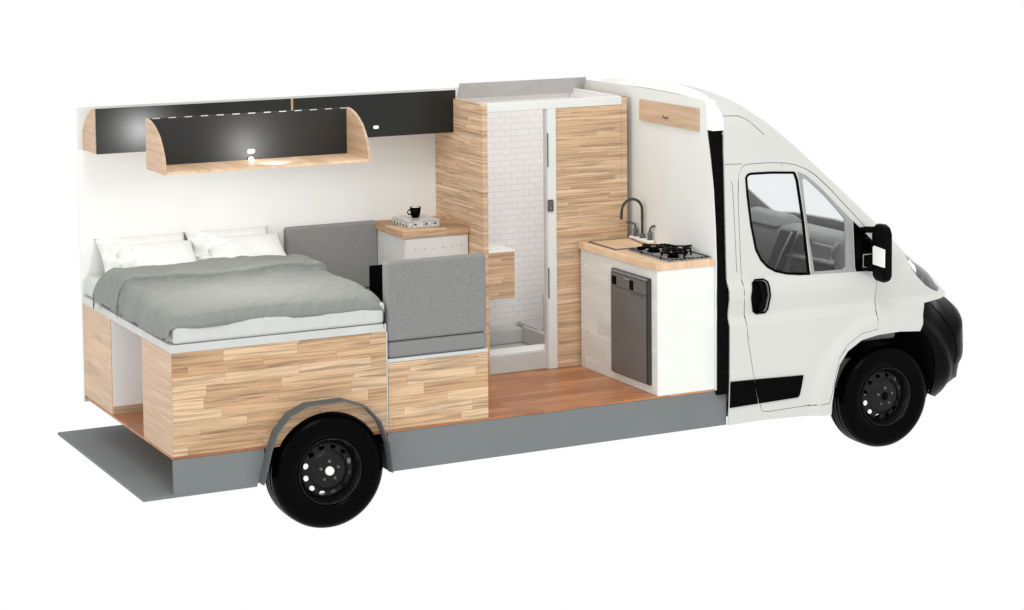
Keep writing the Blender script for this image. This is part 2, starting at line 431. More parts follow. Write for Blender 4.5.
for pl in (LI, LJ):
    bm = bmesh.new()
    A = [bm.verts.new((x, -W+.001, z)) for x, z in pl]; B = [bm.verts.new((x, -.55, z)) for x, z in pl]
    for i in range(2): bm.faces.new((A[i], A[i+1], B[i+1], B[i]))
    obj('arch_liner', bm, 'black', van, solid=.004)
obj('arch_liner', box(.62, 1.41, -.62, -.60, .33, .524), 'black_matt', van)

# far wall, partition, cut edges
obj('far_wall_panel', box(.045, 3.70, W, W+.03, .50, 2.424), 'wall', van)
PO = [(-.953, .535), (-.957, 1.384), (-.945, 1.60), (-.92, 1.852), (-.885, 2.05), (-.842, 2.23), (-.838, 2.36), (-.830, 2.405), (-.805, 2.428), (-.4, 2.442), (0, 2.447), (.5, 2.445), (.93, 2.44), (.934, .535)]
obj('partition', prism(PO, 'x', 3.70, 3.706), 'partition', van)
# roof section of the cut: bright white ring above, black pillar below
zc = [2.236, 2.30, 2.36, 2.40, 2.43, 2.45, 2.465, 2.475, 2.484, 2.49, 2.493, 2.4948]
Yo = ysurf(np.full(len(zc), 3.79), np.array(zc), .002)
outer = list(zip(Yo.tolist(), zc)); outer += [(-y, z) for y, z in outer[::-1]]+[(.955, 1.6), (.975, .56)]
inner = [(-.842, 2.236), (-.835, 2.36), (-.815, 2.412), (-.77, 2.428), (-.4, 2.445), (0, 2.45), (.4, 2.445), (.77, 2.428), (.815, 2.412), (.90, 2.43), (.936, 2.42), (.937, 1.6), (.937, .56)]
bm = bmesh.new()
def ring_pts(poly, n):
    q = [Vector(p) for p in poly]; ls = [0]
    for a, b in zip(q[:-1], q[1:]): ls.append(ls[-1]+(b-a).length)
    out = []
    for i in range(n):
        s = ls[-1]*i/(n-1); k = max(j for j in range(len(q)-1) if ls[j] <= s+1e-9); t = (s-ls[k])/(ls[k+1]-ls[k])
        out.append(tuple(q[k].lerp(q[k+1], t)))
    return out
n = 60; A_, B_ = ring_pts(outer, n), ring_pts(inner, n)
rr = [[bm.verts.new((x, p[0], p[1])) for p in P_] for x, P_ in ((3.7065, A_), (3.7895, A_), (3.7895, B_), (3.7065, B_))]
for i in range(n-1):
    for a in range(4): bm.faces.new((rr[a][i], rr[a][i+1], rr[(a+1) % 4][i+1], rr[(a+1) % 4][i]))
for i in (0, n-1): bm.faces.new([rr[a][i] for a in range(4)])
bmesh.ops.recalc_face_normals(bm, faces=bm.faces)
obj('roof_rim', bm, 'bright', van)
zz = np.linspace(.505, 2.233, 30); Yb = ysurf(np.full(30, 3.79), zz, -.012)
pil = list(zip(Yb.tolist(), zz.tolist()))+[(-.70, 2.233), (-.70, .505)]
obj('door_pillar', prism(pil, 'x', 3.7065, 3.786), 'black_matt', van)

# ---- cab skin regions (x, z)
DOOR = [(3.916,1.975),(3.935,1.995),(3.965,2.003),(4.117,2.003),(4.25,1.994),(4.335,1.977),(4.422,1.942),(4.494,1.897),(4.612,1.795),(4.704,1.701),(4.846,1.563),(4.948,1.454),(4.952,1.273),(4.948,1.019),(4.93,.83),(4.804,.812),(4.692,.748),(4.625,.664),(4.599,.558),(4.572,.418),(4.555,.359),(4.094,.351),(4.047,.36),(4.008,.454),(3.974,.593),(3.926,.852),(3.903,1.118),(3.896,1.41),(3.888,1.773),(3.896,1.93)]
WIN1 = [(3.945,1.915),(3.960,1.938),(3.990,1.947),(4.15,1.944),(4.325,1.932),(4.338,1.92),(4.356,1.873),(4.397,1.603),(4.435,1.236),(4.35,1.240),(4.25,1.252),(4.161,1.276),(4.10,1.31),(4.05,1.36),(4.01,1.434),(3.976,1.602),(3.952,1.80)]
WIN2 = [(4.35,1.930),(4.42,1.902),(4.529,1.815),(4.686,1.663),(4.785,1.570),(4.794,1.226),(4.446,1.236),(4.404,1.60),(4.365,1.873)]
TR2 = [(4.392,1.870),(4.405,1.884),(4.432,1.870),(4.567,1.752),(4.660,1.655),(4.722,1.586),(4.728,1.45),(4.722,1.262),(4.70,1.248),(4.472,1.252),(4.440,1.45),(4.415,1.65)]
QUART = [(4.789,1.566),(4.935,1.430),(4.938,1.224),(4.797,1.228)]
STRIP = [(3.792,.587),(4.358,.571),(4.345,.49),(4.332,.436),(4.318,.424),(3.792,.412)]
ARCH = [(4.580,.277),(4.578,.353),(4.590,.484),(4.625,.618),(4.692,.705),(4.805,.769),(4.935,.790),(5.117,.796),(5.291,.780)]
HEAD = [(5.255,1.285),(5.29,1.286),(5.36,1.255),(5.44,1.205),(5.50,1.150),(5.535,1.10),(5.550,1.05),(5.548,1.025),(5.51,1.018),(5.45,1.040),(5.38,1.078),(5.30,1.145),(5.255,1.205),(5.262,1.25)]
HANDLE = [(3.972,1.222),(4.000,1.240),(4.065,1.238),(4.088,1.222),(4.098,1.13),(4.088,1.04),(4.070,1.018),(4.000,1.018),(3.978,1.035),(3.955,1.13)]
def out_between(x_from, x_to, front=True):
    return [(a, b) for a, b, _ in OUT if x_from <= a <= x_to]
def off_out(d, pts):
    q = []
    for i, p in enumerate(pts):
        a, b = pts[max(i-1, 0)], pts[min(i+1, len(pts)-1)]; l = math.dist(a, b)
        q.append((p[0]+(b[1]-a[1])/l*d, p[1]-(b[0]-a[0])/l*d))
    return q
WS = [(4.52,2.0828),(4.68,1.942),(5.115,1.562),(5.27,1.43)]   # windshield stretch of the outline
wsin = off_out(.055, WS)
body = [(3.79,.292),(4.04,.297),(4.27,.290)]+ARCH+[(5.339,.86),(5.353,.962),(5.45,.972),(5.54,.975),(5.68,.98),(5.80,.98),(5.75,1.05),(5.66,1.13),(5.53,1.23),(5.40,1.315)]
body += [WS[3]]+wsin[::-1]+[WS[0]]+[(4.48,2.118),(4.26,2.29),(4.08,2.405),(3.95,2.463),(3.79,2.495)]
DOORs = DOOR
bm = region(body, [DOORs, HEAD]); region(body, [DOORs, HEAD], sign=-1, bm=bm)
bmesh.ops.remove_doubles(bm, verts=[v for v in bm.verts if abs(v.co.y) < 1e-5], dist=1e-4)
obj('body_shell', bm, 'paint', van, smooth=True, solid=.012)
bm = region(WS+wsin[::-1]); region(WS+wsin[::-1], sign=-1, bm=bm)
bmesh.ops.remove_doubles(bm, verts=[v for v in bm.verts if abs(v.co.y) < 1e-5], dist=1e-4)
obj('windshield', bm, 'glass', van, smooth=True)
for sg in (1, -1):
    d = obj('door', region(shrink(DOOR, .0018), [WIN1, WIN2, QUART] + ([HANDLE] if sg == 1 else []), sign=sg), 'paint', van, smooth=True, solid=.02)
    rim = shrink(resample(WIN1, .03), .016)
    obj('window_seal', region(resample(WIN1, .03), [rim], off=.003, sign=sg, resamp=False, grid=.5), 'black', d, solid=.012)
    obj('window_glass', region(rim, off=-.006, sign=sg, grid=.1), 'glass', d, smooth=True)
    obj('window_trim', region(WIN2, [TR2], off=-.002, sign=sg), 'trim', d, solid=.012, smooth=True)
    obj('window_glass', region(TR2, off=-.008, sign=sg, grid=.1), 'glass', d, smooth=True)
    obj('mirror_plate', region(QUART, off=.004, sign=sg), 'black', d, solid=.02)
    if sg == 1:
        h = obj('door_handle', region(HANDLE, off=-.035), 'black_matt', d, smooth=True)
        hy = -.96
        bm = bmesh.new(); hr = resample(HANDLE, .02); hy_ = ysurf(np.array([p[0] for p in hr]), np.array([p[1] for p in hr]), .004).tolist()
        tube([(p[0], y, p[1]) for p, y in zip(hr, hy_)], .006, bm, 8, closed=True)
        obj('handle_bezel', bm, 'black', h, smooth=True)
        obj('handle_grip', tube([(4.030+.012*math.sin(t*PI), -.955-.03*math.sin(t*PI), 1.035+.19*t) for t in [i/10 for i in range(11)]], .014, seg=12), 'bumper', h, smooth=True)
        # the trim strip runs over pillar and door
        cut = 3.975
        obj('rub_strip', region([(cut+.004, .583), (4.358, .571), (4.345, .49), (4.332, .436), (4.318, .424), (cut+.042, .417)], off=.008), 'black', d, solid=.012, smooth=True)
    else:
        obj('door_trim', region(shrink(DOOR, .01), [WIN1, WIN2], off=-.035, sign=sg), 'dash', d, smooth=True)
obj('rub_strip', region([(3.792, .587), (cut-.004, .583), (cut+.034, .417), (3.792, .412)], off=.008), 'black', van, solid=.012, smooth=True)
# dark line in the door gap
obj('door_gap', tube(skin_line(DOOR, -.0035, closed=True), .0042, seg=6, closed=True), 'black_matt', van)
for pts in ([(3.792,2.328),(3.91,2.322),(3.975,2.298),(4.05,2.235),(4.10,2.19)], [(3.792,2.012),(3.925,2.008)], [(3.838,1.90),(3.848,1.87),(3.858,1.6),(3.866,1.30)]):
    obj('panel_seam', tube(skin_line(pts, .0), .0018, seg=5), 'dash_dark', van)
# bumper
bum = [(5.355,.955),(5.338,.86),(5.300,.790),(5.36,.73),(5.40,.66),(5.43,.561),(5.435,.42),(5.425,.31),(5.55,.262),(5.70,.235),(5.77,.225),(5.83,.255),(5.90,.30),(5.90,.405),(5.93,.43),(5.95,.55),(5.94,.80),(5.90,.89),(5.82,.955),(5.68,.972),(5.56,.965),(5.45,.958)]
bm = region(bum, out=BUM); region(bum, out=BUM, sign=-1, bm=bm)
bmesh.ops.remove_doubles(bm, verts=[v for v in bm.verts if abs(v.co.y) < 1e-5], dist=1e-4)
bmp = obj('bumper', bm, 'bumper', van, smooth=True, solid=.02)
obj('bumper_groove', tube(skin_line([(5.46,.93),(5.55,.86),(5.62,.75),(5.66,.62),(5.66,.5)], .001, out=BUM), .004, seg=6), 'black', bmp, smooth=True)
obj('fog_lamp_recess', region([(5.74,.45),(5.82,.47),(5.86,.44),(5.84,.37),(5.76,.355)], off=.004, out=BUM), 'black_matt', bmp, solid=.006)
# headlights
for sg in (1, -1):
    h = obj('headlight', region(HEAD, off=.0, sign=sg), 'head', van, smooth=True, solid=.02)
    obj('indicator_lens', region([(5.262,1.252),(5.30,1.255),(5.315,1.215),(5.29,1.178),(5.262,1.205)], off=.004, sign=sg), 'bright', h, solid=.006, smooth=True)
    obj('lamp_edge', region([(5.36,1.252),(5.44,1.202),(5.50,1.147),(5.532,1.10),(5.547,1.05),(5.527,1.055),(5.50,1.105),(5.465,1.148),(5.42,1.185),(5.355,1.230)], off=.004, sign=sg), 'bright', h, solid=.006, smooth=True)
# wheel arch tunnel and underbody at the front
for sg in (1, -1):
    bm = bmesh.new(); ap = [(4.585,.30)]+ARCH[1:]+[(5.36,.73),(5.41,.60),(5.43,.45),(5.43,.25)]
    yo = ysurf(np.array([p[0] for p in ap]), np.array([p[1] for p in ap]), -.004)*sg
    A = [bm.verts.new((x, y, z)) for (x, z), y in zip(ap, yo.tolist())]; B = [bm.verts.new((x, -.55*sg, z)) for x, z in ap]
    for i in range(len(ap)-1): bm.faces.new((A[i], A[i+1], B[i+1], B[i]))
    bm.faces.new(B)
    obj('arch_liner', bm, 'black_matt', van, solid=.004)
obj('underbody', box(3.83, 4.56, -.88, .88, .33, .42), 'black_matt', van)
obj('underbody', box(4.56, 5.5, -.54, .54, .30, .60), 'black_matt', van)

# cab interior
obj('cab_floor', box(3.83, 4.95, -.88, .88, .43, .62), 'dash_dark', van)
dash = obj('dashboard', prism([(4.86,.95),(4.865,1.20),(4.875,1.345),(4.92,1.39),(5.02,1.40),(5.16,1.38),(5.24,1.30),(5.24,.70),(4.90,.70)], 'y', -.80, .82), 'dash', van, bevel=.025, seg=3)
obj('cowl', prism([(4.86,1.37),(4.92,1.45),(5.02,1.46),(5.12,1.39)], 'y', .16, .66), 'dash', dash, bevel=.02)
def dbar(name, pts, r, m_, x=4.845): obj(name, tube([(x, y, z) for y, z in pts], r, seg=8), m_, dash, smooth=True)
obj('centre_console', prism([(.00,1.39),(-.13,1.39),(.10,1.02),(.24,1.02)], 'x', 4.80, 4.87), 'dash_dark', dash, bevel=.01)
dbar('console_edge', [(-.15,1.385),(-.01,1.205),(.10,1.04)], .008, 'dash_light', 4.80)
dbar('shelf_lip', [(-.01,1.205),(-.62,1.232)], .016, 'dash_light')
dbar('vent_trim', [(-.37,1.332),(-.61,1.337)], .010, 'dash_light')
dbar('grab_handle', [(-.665,1.37),(-.61,1.33),(-.565,1.26),(-.62,1.235)], .015, 'dash_light')
obj('storage_recess', prism([(-.17,1.375),(-.31,1.355),(-.21,1.245),(-.07,1.24)], 'x', 4.852, 4.862), 'dash_dark', dash)
obj('glove_box', prism([(-.08,1.185),(-.60,1.20),(-.60,1.08),(-.03,1.08)], 'x', 4.85, 4.862), 'dash_dark', dash, bevel=.003)
sw = obj('steering_wheel', tube([(4.66+.09*math.sin(a), .42+.185*math.cos(a), 1.20+.165*math.sin(a)) for a in [2*PI*i/32 for i in range(32)]], .015, seg=10, closed=True), 'dash_dark', van, smooth=True)
obj('spoke', tube([(4.66,.24,1.20),(4.69,.42,1.19),(4.66,.60,1.20)], .02), 'dash_dark', sw, smooth=True)
obj('steering_column', tube([(4.69,.42,1.19),(4.90,.42,1.12)], .04), 'dash_dark', sw, smooth=True)
obj('cab_back_trim', box(3.80, 3.82, -.86, .86, .62, 2.2), 'dash_light', van)

# door mirror
mir = bpy.data.objects.new('door_mirror', None); C.objects.link(mir); mir.parent = van; mir.location = Vector((4.90, -1.10, 1.37))-Vector((3, 0, 0))
def rbox(x0, x1, y0, y1, z0, z1): return box(x0, x1, y0, y1, z0, z1)
prof = [(-1.195,1.22),(-1.180,1.185),(-1.14,1.170),(-1.06,1.175),(-1.03,1.20),(-1.018,1.30),(-1.018,1.48),(-1.03,1.535),(-1.07,1.56),(-1.13,1.562),(-1.175,1.545),(-1.195,1.50)]
obj('mirror_housing', prism(prof, 'x', 4.872, 4.932), 'bumper', mir, bevel=.02, seg=4)
obj('mirror_glass', prism([(-1.188,1.280),(-1.190,1.402),(-1.065,1.412),(-1.055,1.40),(-1.057,1.285)], 'x', 4.862, 4.8715), 'bright', mir, bevel=.002)  # the reflected white is put into the glass colour
obj('mirror_lower_glass', prism([(-1.17,1.212),(-1.178,1.266),(-1.05,1.270),(-1.05,1.205)], 'x', 4.866, 4.8715), 'black', mir, bevel=.002)
obj('mirror_arm', tube([(4.84,-.94,1.50),(4.86,-.98,1.51),(4.90,-1.05,1.515)], .022), 'black', mir, smooth=True)
obj('mirror_arm', tube([(4.84,-.94,1.25),(4.86,-.98,1.25),(4.90,-1.05,1.25)], .022), 'black', mir, smooth=True)
obj('mirror_base', prism([(4.80,1.31),(4.80,1.455),(4.90,1.45),(4.925,1.40),(4.925,1.32)], 'y', -.985, -.93), 'black', mir, bevel=.01)
obj('bracket', tube([(4.90,-1.0,1.345),(4.825,-1.0,1.345),(4.825,-1.0,1.262),(4.87,-1.0,1.255)], .005, seg=6), 'dash', mir, smooth=True)

# wheels
def wheel(x, y, z, s, front):
    """s = -1 near side, +1 far side; y = outer face of the tyre"""
    def Y(h): return -s*h*-1 if False else h*(-s)
    # profile heights measured inward from the outer face
    tyre = [(.200,.018),(.212,.006),(.235,-.006),(.275,-.012),(.310,-.006),(.333,.010),(.346,.028),(.352,.050),(.354,.055),(.354,.078),(.349,.080),(.349,.086),(.355,.088),(.355,.112),(.350,.114),(.350,.120),(.355,.122),(.355,.146),(.349,.148),(.349,.154),(.354,.156),(.353,.190),(.344,.215),(.32,.232),(.26,.235),(.205,.215),(.197,.2)]
    rim = [(.198,.200),(.190,.190),(.182,.12),(.178,.075),(.186,.045),(.197,.028),(.203,.012),(.200,.008),(.194,.016),(.186,.038),(.174,.060),(.172,.10),(.176,.19),(.190,.205)]
    w_ = obj('wheel', lathe([(r, Y(h)) for r, h in rim], (x, y, z), 'y', 64, closed=True), 'steel_black', van, smooth=True, origin=(x, y, z))
    obj('tyre', lathe([(r, Y(h)) for r, h in tyre], (x, y, z), 'y', 72, closed=True), 'rubber', w_, smooth=True)
    # disc with holes
    outer_ = [(.176*math.cos(2*PI*i/64), .176*math.sin(2*PI*i/64)) for i in range(64)]
    holes = []
    for k in range(12):
        a = 2*PI*(k+.5)/12; cx_, cz_ = .143*math.cos(a), .143*math.sin(a)
        holes.append([(cx_+.0155*math.cos(t)*math.cos(a)-.019*math.sin(t)*math.sin(a), cz_+.0155*math.cos(t)*math.sin(a)+.019*math.sin(t)*math.cos(a)) for t in [2*PI*j/14 for j in range(14)]])
    def dy(X, Z):
        r = np.hypot(X, Z); return np.interp(r, [0,.03,.055,.075,.098,.112,.13,.16,.178], [.030,.030,.032,.040,.036,.050,.058,.060,.075])
    bm = region(outer_, holes, grid=.012, yfun=dy, resamp=False)
    for v in bm.verts: v.co = Vector((x+v.co.x, y-s*v.co.y, z+v.co.z))
    bmesh.ops.recalc_face_normals(bm, faces=bm.faces)
    obj('wheel_disc', bm, 'steel_black', w_, smooth=True, solid=.006, solid_off=0)
    for k in range(5):
        a = 2*PI*k/5+.3
        obj('wheel_bolt', lathe([(0, Y(.020)), (.009, Y(.021)), (.011, Y(.030)), (.011, Y(.045))], (x+.058*math.cos(a), y, z+.058*math.sin(a)), 'y', 8), 'dark_chrome', w_)
    if front: cap = [(0, Y(.018)), (.022, Y(.020)), (.029, Y(.026)), (.031, Y(.04))]
    else: cap = [(0, Y(.004)), (.020, Y(.006)), (.026, Y(.012)), (.029, Y(.04))]
    obj('hub_cap', lathe(cap, (x, y, z), 'y', 24), 'black' if front else 'bright', w_, smooth=True)
wheel(1.0, -.985, .347, -1, False); wheel(5.035, -.985, .347, -1, True)
wheel(1.0, .985, .347, 1, False); wheel(5.035, .985, .347, 1, True)
obj('axle', tube([(1.0, -.80, .347), (1.0, .80, .347)], .035), 'black_matt', van)

# ================================================================== OVERHEAD CABINETS
CG = 'overhead cabinets along the far wall'
def far_cabinet(x0, x1, label, knob):
    t = thing('overhead_cabinet', label, 'cabinet', ((x0+x1)/2, .78, 2.15), CG)
    prof = [(.633,2.152),(.633,2.440)]+[(.70,2.434),(.77,2.405),(.84,2.365),(.90,2.315),(.93,2.27),(.934,2.15)]
    for xa in (x0, x1-.016): obj('side_panel', prism(prof, 'x', xa, xa+.016), 'oak_plain', t)
    obj('bottom_panel', box(x0+.016, x1-.016, .633, .932, 2.152, 2.168), 'oak_plain', t)
    obj('top_panel', prism([(.64,2.425),(.64,2.438),(.70,2.432),(.77,2.403),(.765,2.392),(.70,2.42)], 'x', x0+.016, x1-.016), 'black_cab', t)
    d = obj('cabinet_door', box(x0+.014 if knob else x0+.003, x1-.003, .622, .6325, 2.150, 2.440), 'black_cab', t, bevel=.002)
    pill_handle((x0+x1)/2, .621, 2.217, d)
    return t
def pill_handle(x, y, z, parent, w_=.042, h=.024):
    pts = [(x-w_/2+h/2, z)]
    poly = [(x+w_/2+h/2*math.cos(a)-h/2, z+h/2*math.sin(a)) for a in [-PI/2+PI*i/8 for i in range(9)]]+[(x-w_/2-h/2*math.cos(a)+h/2, z+h/2*math.sin(a)) for a in [PI/2-PI*i/8 for i in range(9)]]
    obj('cabinet_handle', prism(poly, 'y', y-.006, y), 'oval', parent, bevel=.002)
far_cabinet(.076, 1.386, 'charcoal overhead cabinet on the far wall above the pillows, with curved oak end', 0)
far_cabinet(1.389, 2.578, 'charcoal overhead cabinet on the far wall beside the shower room', 1)
t = thing('overhead_cabinet', 'open-backed charcoal overhead cabinet nearest the viewer, between two curved oak ends', 'cabinet', (.67, -.76, 2.19))
cap = [(-.590,2.192),(-.590,2.490)]+[(-.64,2.485),(-.70,2.470),(-.76,2.445),(-.825,2.405),(-.87,2.355),(-.905,2.305),(-.925,2.25),(-.936,2.192)]
obj('side_panel', prism(cap, 'x', .032, .048), 'oak_plain', t)
obj('side_panel', prism(cap, 'x', 1.292, 1.308), 'oak_plain', t)
obj('shelf', box(.0485, 1.2915, -.934, -.590, 2.192, 2.207), 'oak_top', t, label='oak bottom shelf')
d = obj('cabinet_door', box(.040, 1.300, -.589, -.578, 2.190, 2.488), 'black_cab_back', t)
pill_handle(.675, -.590, 2.258, d, .05, .026)
for i in range(13):
    x = .075+i*.098
    obj('flicker_dash', box(x, x+.045, -.590, -.5885, 2.484, 2.4895), 'edge', d)  # added pale dashes imitate flicker of overlapping surfaces, not a real trim
obj('shelf_lamp', lathe([(0, .018), (.008, .017), (.014, .012), (.016, .004), (.016, 0)], (.668, -.612, 2.2075), 'z', 20), 'lamp', t, smooth=True)
obj('reading_lamp', lathe([(.03, 0), (.03, -.012), (0, -.013)], (.70, -.60, 2.191), 'z', 20), 'lamp', t)

# ================================================================== BED
bed = thing('bed_base', 'oak block bed base with a walk-through gap at the van rear', 'bed', (.7, 0, ZF))
obj('storage_box', box(.050, 1.388, -.932, -.36, ZF+.001, 1.150), 'oak', bed)
obj('storage_box', box(.050, 1.388, .31, .932, ZF+.001, 1.150), 'oak_plain', bed)
obj('end_panel', box(.0465, .0495, -.932, -.36, ZF+.001, 1.150), 'oak_plain', bed)
obj('inner_panel', box(.056, 1.385, .304, .3095, .592, 1.149), 'bright', bed, label='plain white inner panel')
obj('skirting_board', box(.053, 1.385, .300, .3095, ZF+.001, .590), 'oak_plain', bed)
obj('bed_board', box(.046, 1.392, -.934, .934, 1.1505, 1.198), 'board', bed, bevel=.003)
obj('end_edge', box(1.3885, 1.396, -.934, -.90, ZF+.001, 1.150), 'board', bed)
# mattress
bm = box(.062, 1.388, -.932, .930, 1.199, 1.332)
mt = tag(obj('mattress', bm, 'mattress', bevel=.024, seg=4, origin=(.72, 0, 1.199)), 'thick white mattress lying on the oak bed base under a grey duvet', 'mattress')
# duvet
def noise2(x, y, k=0):
    return (math.sin(3.1*x+1.7*y+k)+math.sin(-2.3*x+4.2*y+1.3*k)+.6*math.sin(7.7*x-5.1*y+2.1*k)+.4*math.sin(13.1*x+11.3*y+k)+.3*math.sin(-17*x+21*y+.7*k))/3.3
def duvet():
    bm = bmesh.new(); nu, nv = 110, 120; G = []
    for j in range(nv+1):
        v = j/nv; row = []
        for i in range(nu+1):
            u = i/nu
            # v: 0 = near edge, 1 = far (head) edge ; u: 0 = rear drape end, 1 = front drape end
            y = -.925+v*1.44
            dl = (.130 if v < .64 else .170)*(1-.35*max(0, 1-v/.06))+.003*math.sin(13*v); wd = 1.335; dr = .16+.01*math.sin(9*v)
            s = u*(dl+wd+dr)-dl
            wr = .012*noise2(2.2*s, 2.6*y, 1)+.004*noise2(6*s+1, 7*y, 5)+.005*math.sin(17*y+4*math.sin(2.3*s))*math.exp(-((s-.15)/.3)**2)-.012*math.exp(-((y-.25*s+.55+.06*math.sin(5*s))/.035)**2)*max(0, 1-abs(s-.35)/.5)-.010*math.exp(-((y+.3*s-.02+.05*math.sin(6*s+1))/.03)**2)*max(0, 1-abs(s-.9)/.4)
            zt = 1.395+wr
            # puffier middle, softer near edge
            e = min(1, (v/.07)); zt -= .055*(1-math.sqrt(max(0, 1-(1-e)**2)))
            zt += .012*math.sin(v*PI)
            # fold-back band near the head
            vf = .64+.022*math.sin(2.2*s+.6)+.008*math.sin(7*s); fb = v > vf; ysh = 0
            if fb:
                q = (v-vf)/(1-vf)
                zt += .052*min(1, q/.06)**.5
                ysh = -.030*math.sin(PI*min(1, q/.09)) if q < .09 else 0
                zt += .010*noise2(4*s, 3*y, 8)
                zt -= .060*max(0, (q-.78)/.22)**2
            x0, x1 = .030, 1.365
            rd = .085
            if s < rd:    # rounded roll over the rear edge, then a hanging drape
                a = min(PI/2, (rd-s)/rd*1.0); 
                x = x0+rd-rd*math.sin(a); z = zt-rd*(1-math.cos(a))
                rest = (rd-s)-rd*PI/2
                if rest > 0: z -= rest
                hang = max(0, min(1, (1.40-z)/.12))
                x -= .018*hang*(1+math.sin(17*y+2*math.sin(4*y)))*(.3 if fb else 1)+.006*hang
                if fb: x -= .018*hang
                x = max(x, -.03)
            elif s > wd-.06:
                a = min(PI/2, (s-(wd-.06))/.07); x = x0+wd-.06+.07*math.sin(a)+.0; z = zt-.07*(1-math.cos(a))
                rest = (s-(wd-.06))-.07*PI/2
                if rest > 0: z -= rest
            else: x = x0+s; z = zt
            yy = y+ysh+.006*math.sin(11*s+2)+.007*noise2(3*s, y, 3)*(1 if v < .1 or v > .9 else .3)
            zl = 1.335 if e >= 1 else 1.322
            row.append(bm.verts.new((x, yy, z if s > rd and s < wd-.06 and z > zl else z)))
        G.append(row)
    for j in range(nv):
        for i in range(nu): bm.faces.new((G[j][i], G[j][i+1], G[j+1][i+1], G[j+1][i]))
    # near edge: skirt down to the mattress
    prev = G[0]
    for dy_, dz_ in ((-.012, -.018), (-.014, -.036), (-.004, -.052), (.03, -.056)):
        cur = [bm.verts.new((p.co.x+(.02 if G[0][i].co.z < 1.3 and i < 30 else 0)*abs(dz_)/.056, p.co.y+dy_, G[0][i].co.z+dz_*max(0, min(1, (G[0][i].co.z-1.28)/.06)))) for i, p in enumerate(G[0])]
        for i in range(nu): bm.faces.new((cur[i], cur[i+1], prev[i+1], prev[i]))
        prev = cur
    prev = G[nv]
    for dy_, dz_ in ((.014, -.02), (.014, -.05), (-.01, -.07)):
        cur = [bm.verts.new((p.co.x, p.co.y+dy_, p.co.z+dz_*max(0, min(1, (p.co.z-1.28)/.06)))) for p in G[nv]]
        for i in range(nu): bm.faces.new((prev[i], prev[i+1], cur[i+1], cur[i]))
        prev = cur
    bmesh.ops.recalc_face_normals(bm, faces=bm.faces)
    return bm
tag(obj('duvet', duvet(), 'duvet', smooth=True, origin=(.7, 0, 1.4)), 'rumpled grey duvet folded back near the pillows on the white mattress', 'duvet')
# pillows
def pillow(x, y, z, w_, h, t_, tilt, label, seed, group='white pillows against the far wall'):
    bm = bmesh.new(); n = 40; top, bot = [], []
    for j in range(n+1):
        for i in range(n+1):
            u, v = 2*i/n-1, 2*j/n-1
            e = max(0, (1-abs(u)**3.2))**.55*max(0, (1-abs(v)**3.2))**.55
            pin = 1-.05*(1-abs(u))*0-.09*(1-u*u)*(v*v)*0
            px_, pz_ = u*w_/2*(1-.07*(1-v*v)), v*h/2*(1-.09*(1-u*u))
            cr = .006*noise2(u*2, v*2, seed)*e + .040*math.sin(9*v+4*u+seed)*math.exp(-((u+.84)/.17)**2)*e**.3
            top.append((px_, -t_/2*e-cr-.001, pz_)); bot.append((px_, t_/2*e*.7+.001, pz_))
    R_ = Euler((tilt, 0, math.radians(random.uniform(-2, 2)))).to_matrix()
    T = [bm.verts.new(R_@Vector(p)+Vector((x, y, z))) for p in top]; B = [bm.verts.new(R_@Vector(p)+Vector((x, y, z))) for p in bot]
    for j in range(n):
        for i in range(n):
            a = j*(n+1)+i
            bm.faces.new((T[a], T[a+1], T[a+n+2], T[a+n+1])); bm.faces.new((B[a], B[a+n+1], B[a+n+2], B[a+1]))
    bmesh.ops.remove_doubles(bm, verts=bm.verts, dist=.0025)
    bmesh.ops.recalc_face_normals(bm, faces=bm.faces)
    tag(obj('pillow', bm, 'pillow', smooth=True, origin=(x, y, z)), label, 'pillow', group)
T1, T2 = math.radians(-46), math.radians(-60)
pillow(.43, .80, 1.435, .60, .36, .13, T1, 'white pillow against the far wall, rear one of the pair at the open van end', 1)
pillow(.485, .70, 1.425, .54, .36, .13, T2, 'white pillow with crumpled corner, front one of the pair at the open van end', 2)
pillow(1.02, .80, 1.435, .58, .36, .13, T1, 'white pillow against the far wall, rear one of the pair beside the grey backrest', 3)
pillow(1.09, .70, 1.425, .54, .36, .13, T2, 'white pillow with crumpled corner, front one of the pair beside the grey backrest', 4)

# ================================================================== BENCHES
BG = 'facing dinette benches'
def bench(y0, y1, sgn, label):
    t = thing('bench', label, 'bench', (1.73, (y0+y1)/2, ZF), BG)
    obj('bench_base', box(1.400, 2.066, y0, y1, ZF+.001, .954), 'oak', t)
    obj('bench_board', box(1.398, 2.070, y0, y1, .955, .977), 'board', t, bevel=.003)
    obj('seat_cushion', box(1.404, 2.068, y0+.004, y1-.004, .978, 1.080), 'felt', t, bevel=.022, seg=4)
    yb0, yb1 = (y0+.002, y0+.085) if sgn < 0 else (y1-.075, y1-.002)
    xo = 0 if sgn < 0 else .025
    obj('backrest', box(1.400+xo, 2.064+xo, yb0, yb1, 1.083, 1.568-xo), 'felt', t, bevel=.018, seg=4)
    obj('backrest_piping', box(1.3985+xo, 1.4035+xo, yb0+.02, yb0+.03, 1.10, 1.55-xo), 'felt', t, bevel=.001)
bench(-.934, -.40, -1, 'grey felt bench nearest the viewer, seen from the back, on an oak block base')
bench(.40, .932, 1, 'grey felt bench with its backrest against the far wall, half hidden by the duvet')
t = thing('table_leaf', 'small black upright table leaf standing between the two grey benches', 'table', (1.68, .0, ZF))
obj('leaf', box(1.665, 1.80, -.02, .0, .98, 1.395), 'black', t, bevel=.003)
obj('leg', tube([(1.73, -.01, ZF+.002), (1.73, -.01, .979)], .03), 'black', t)

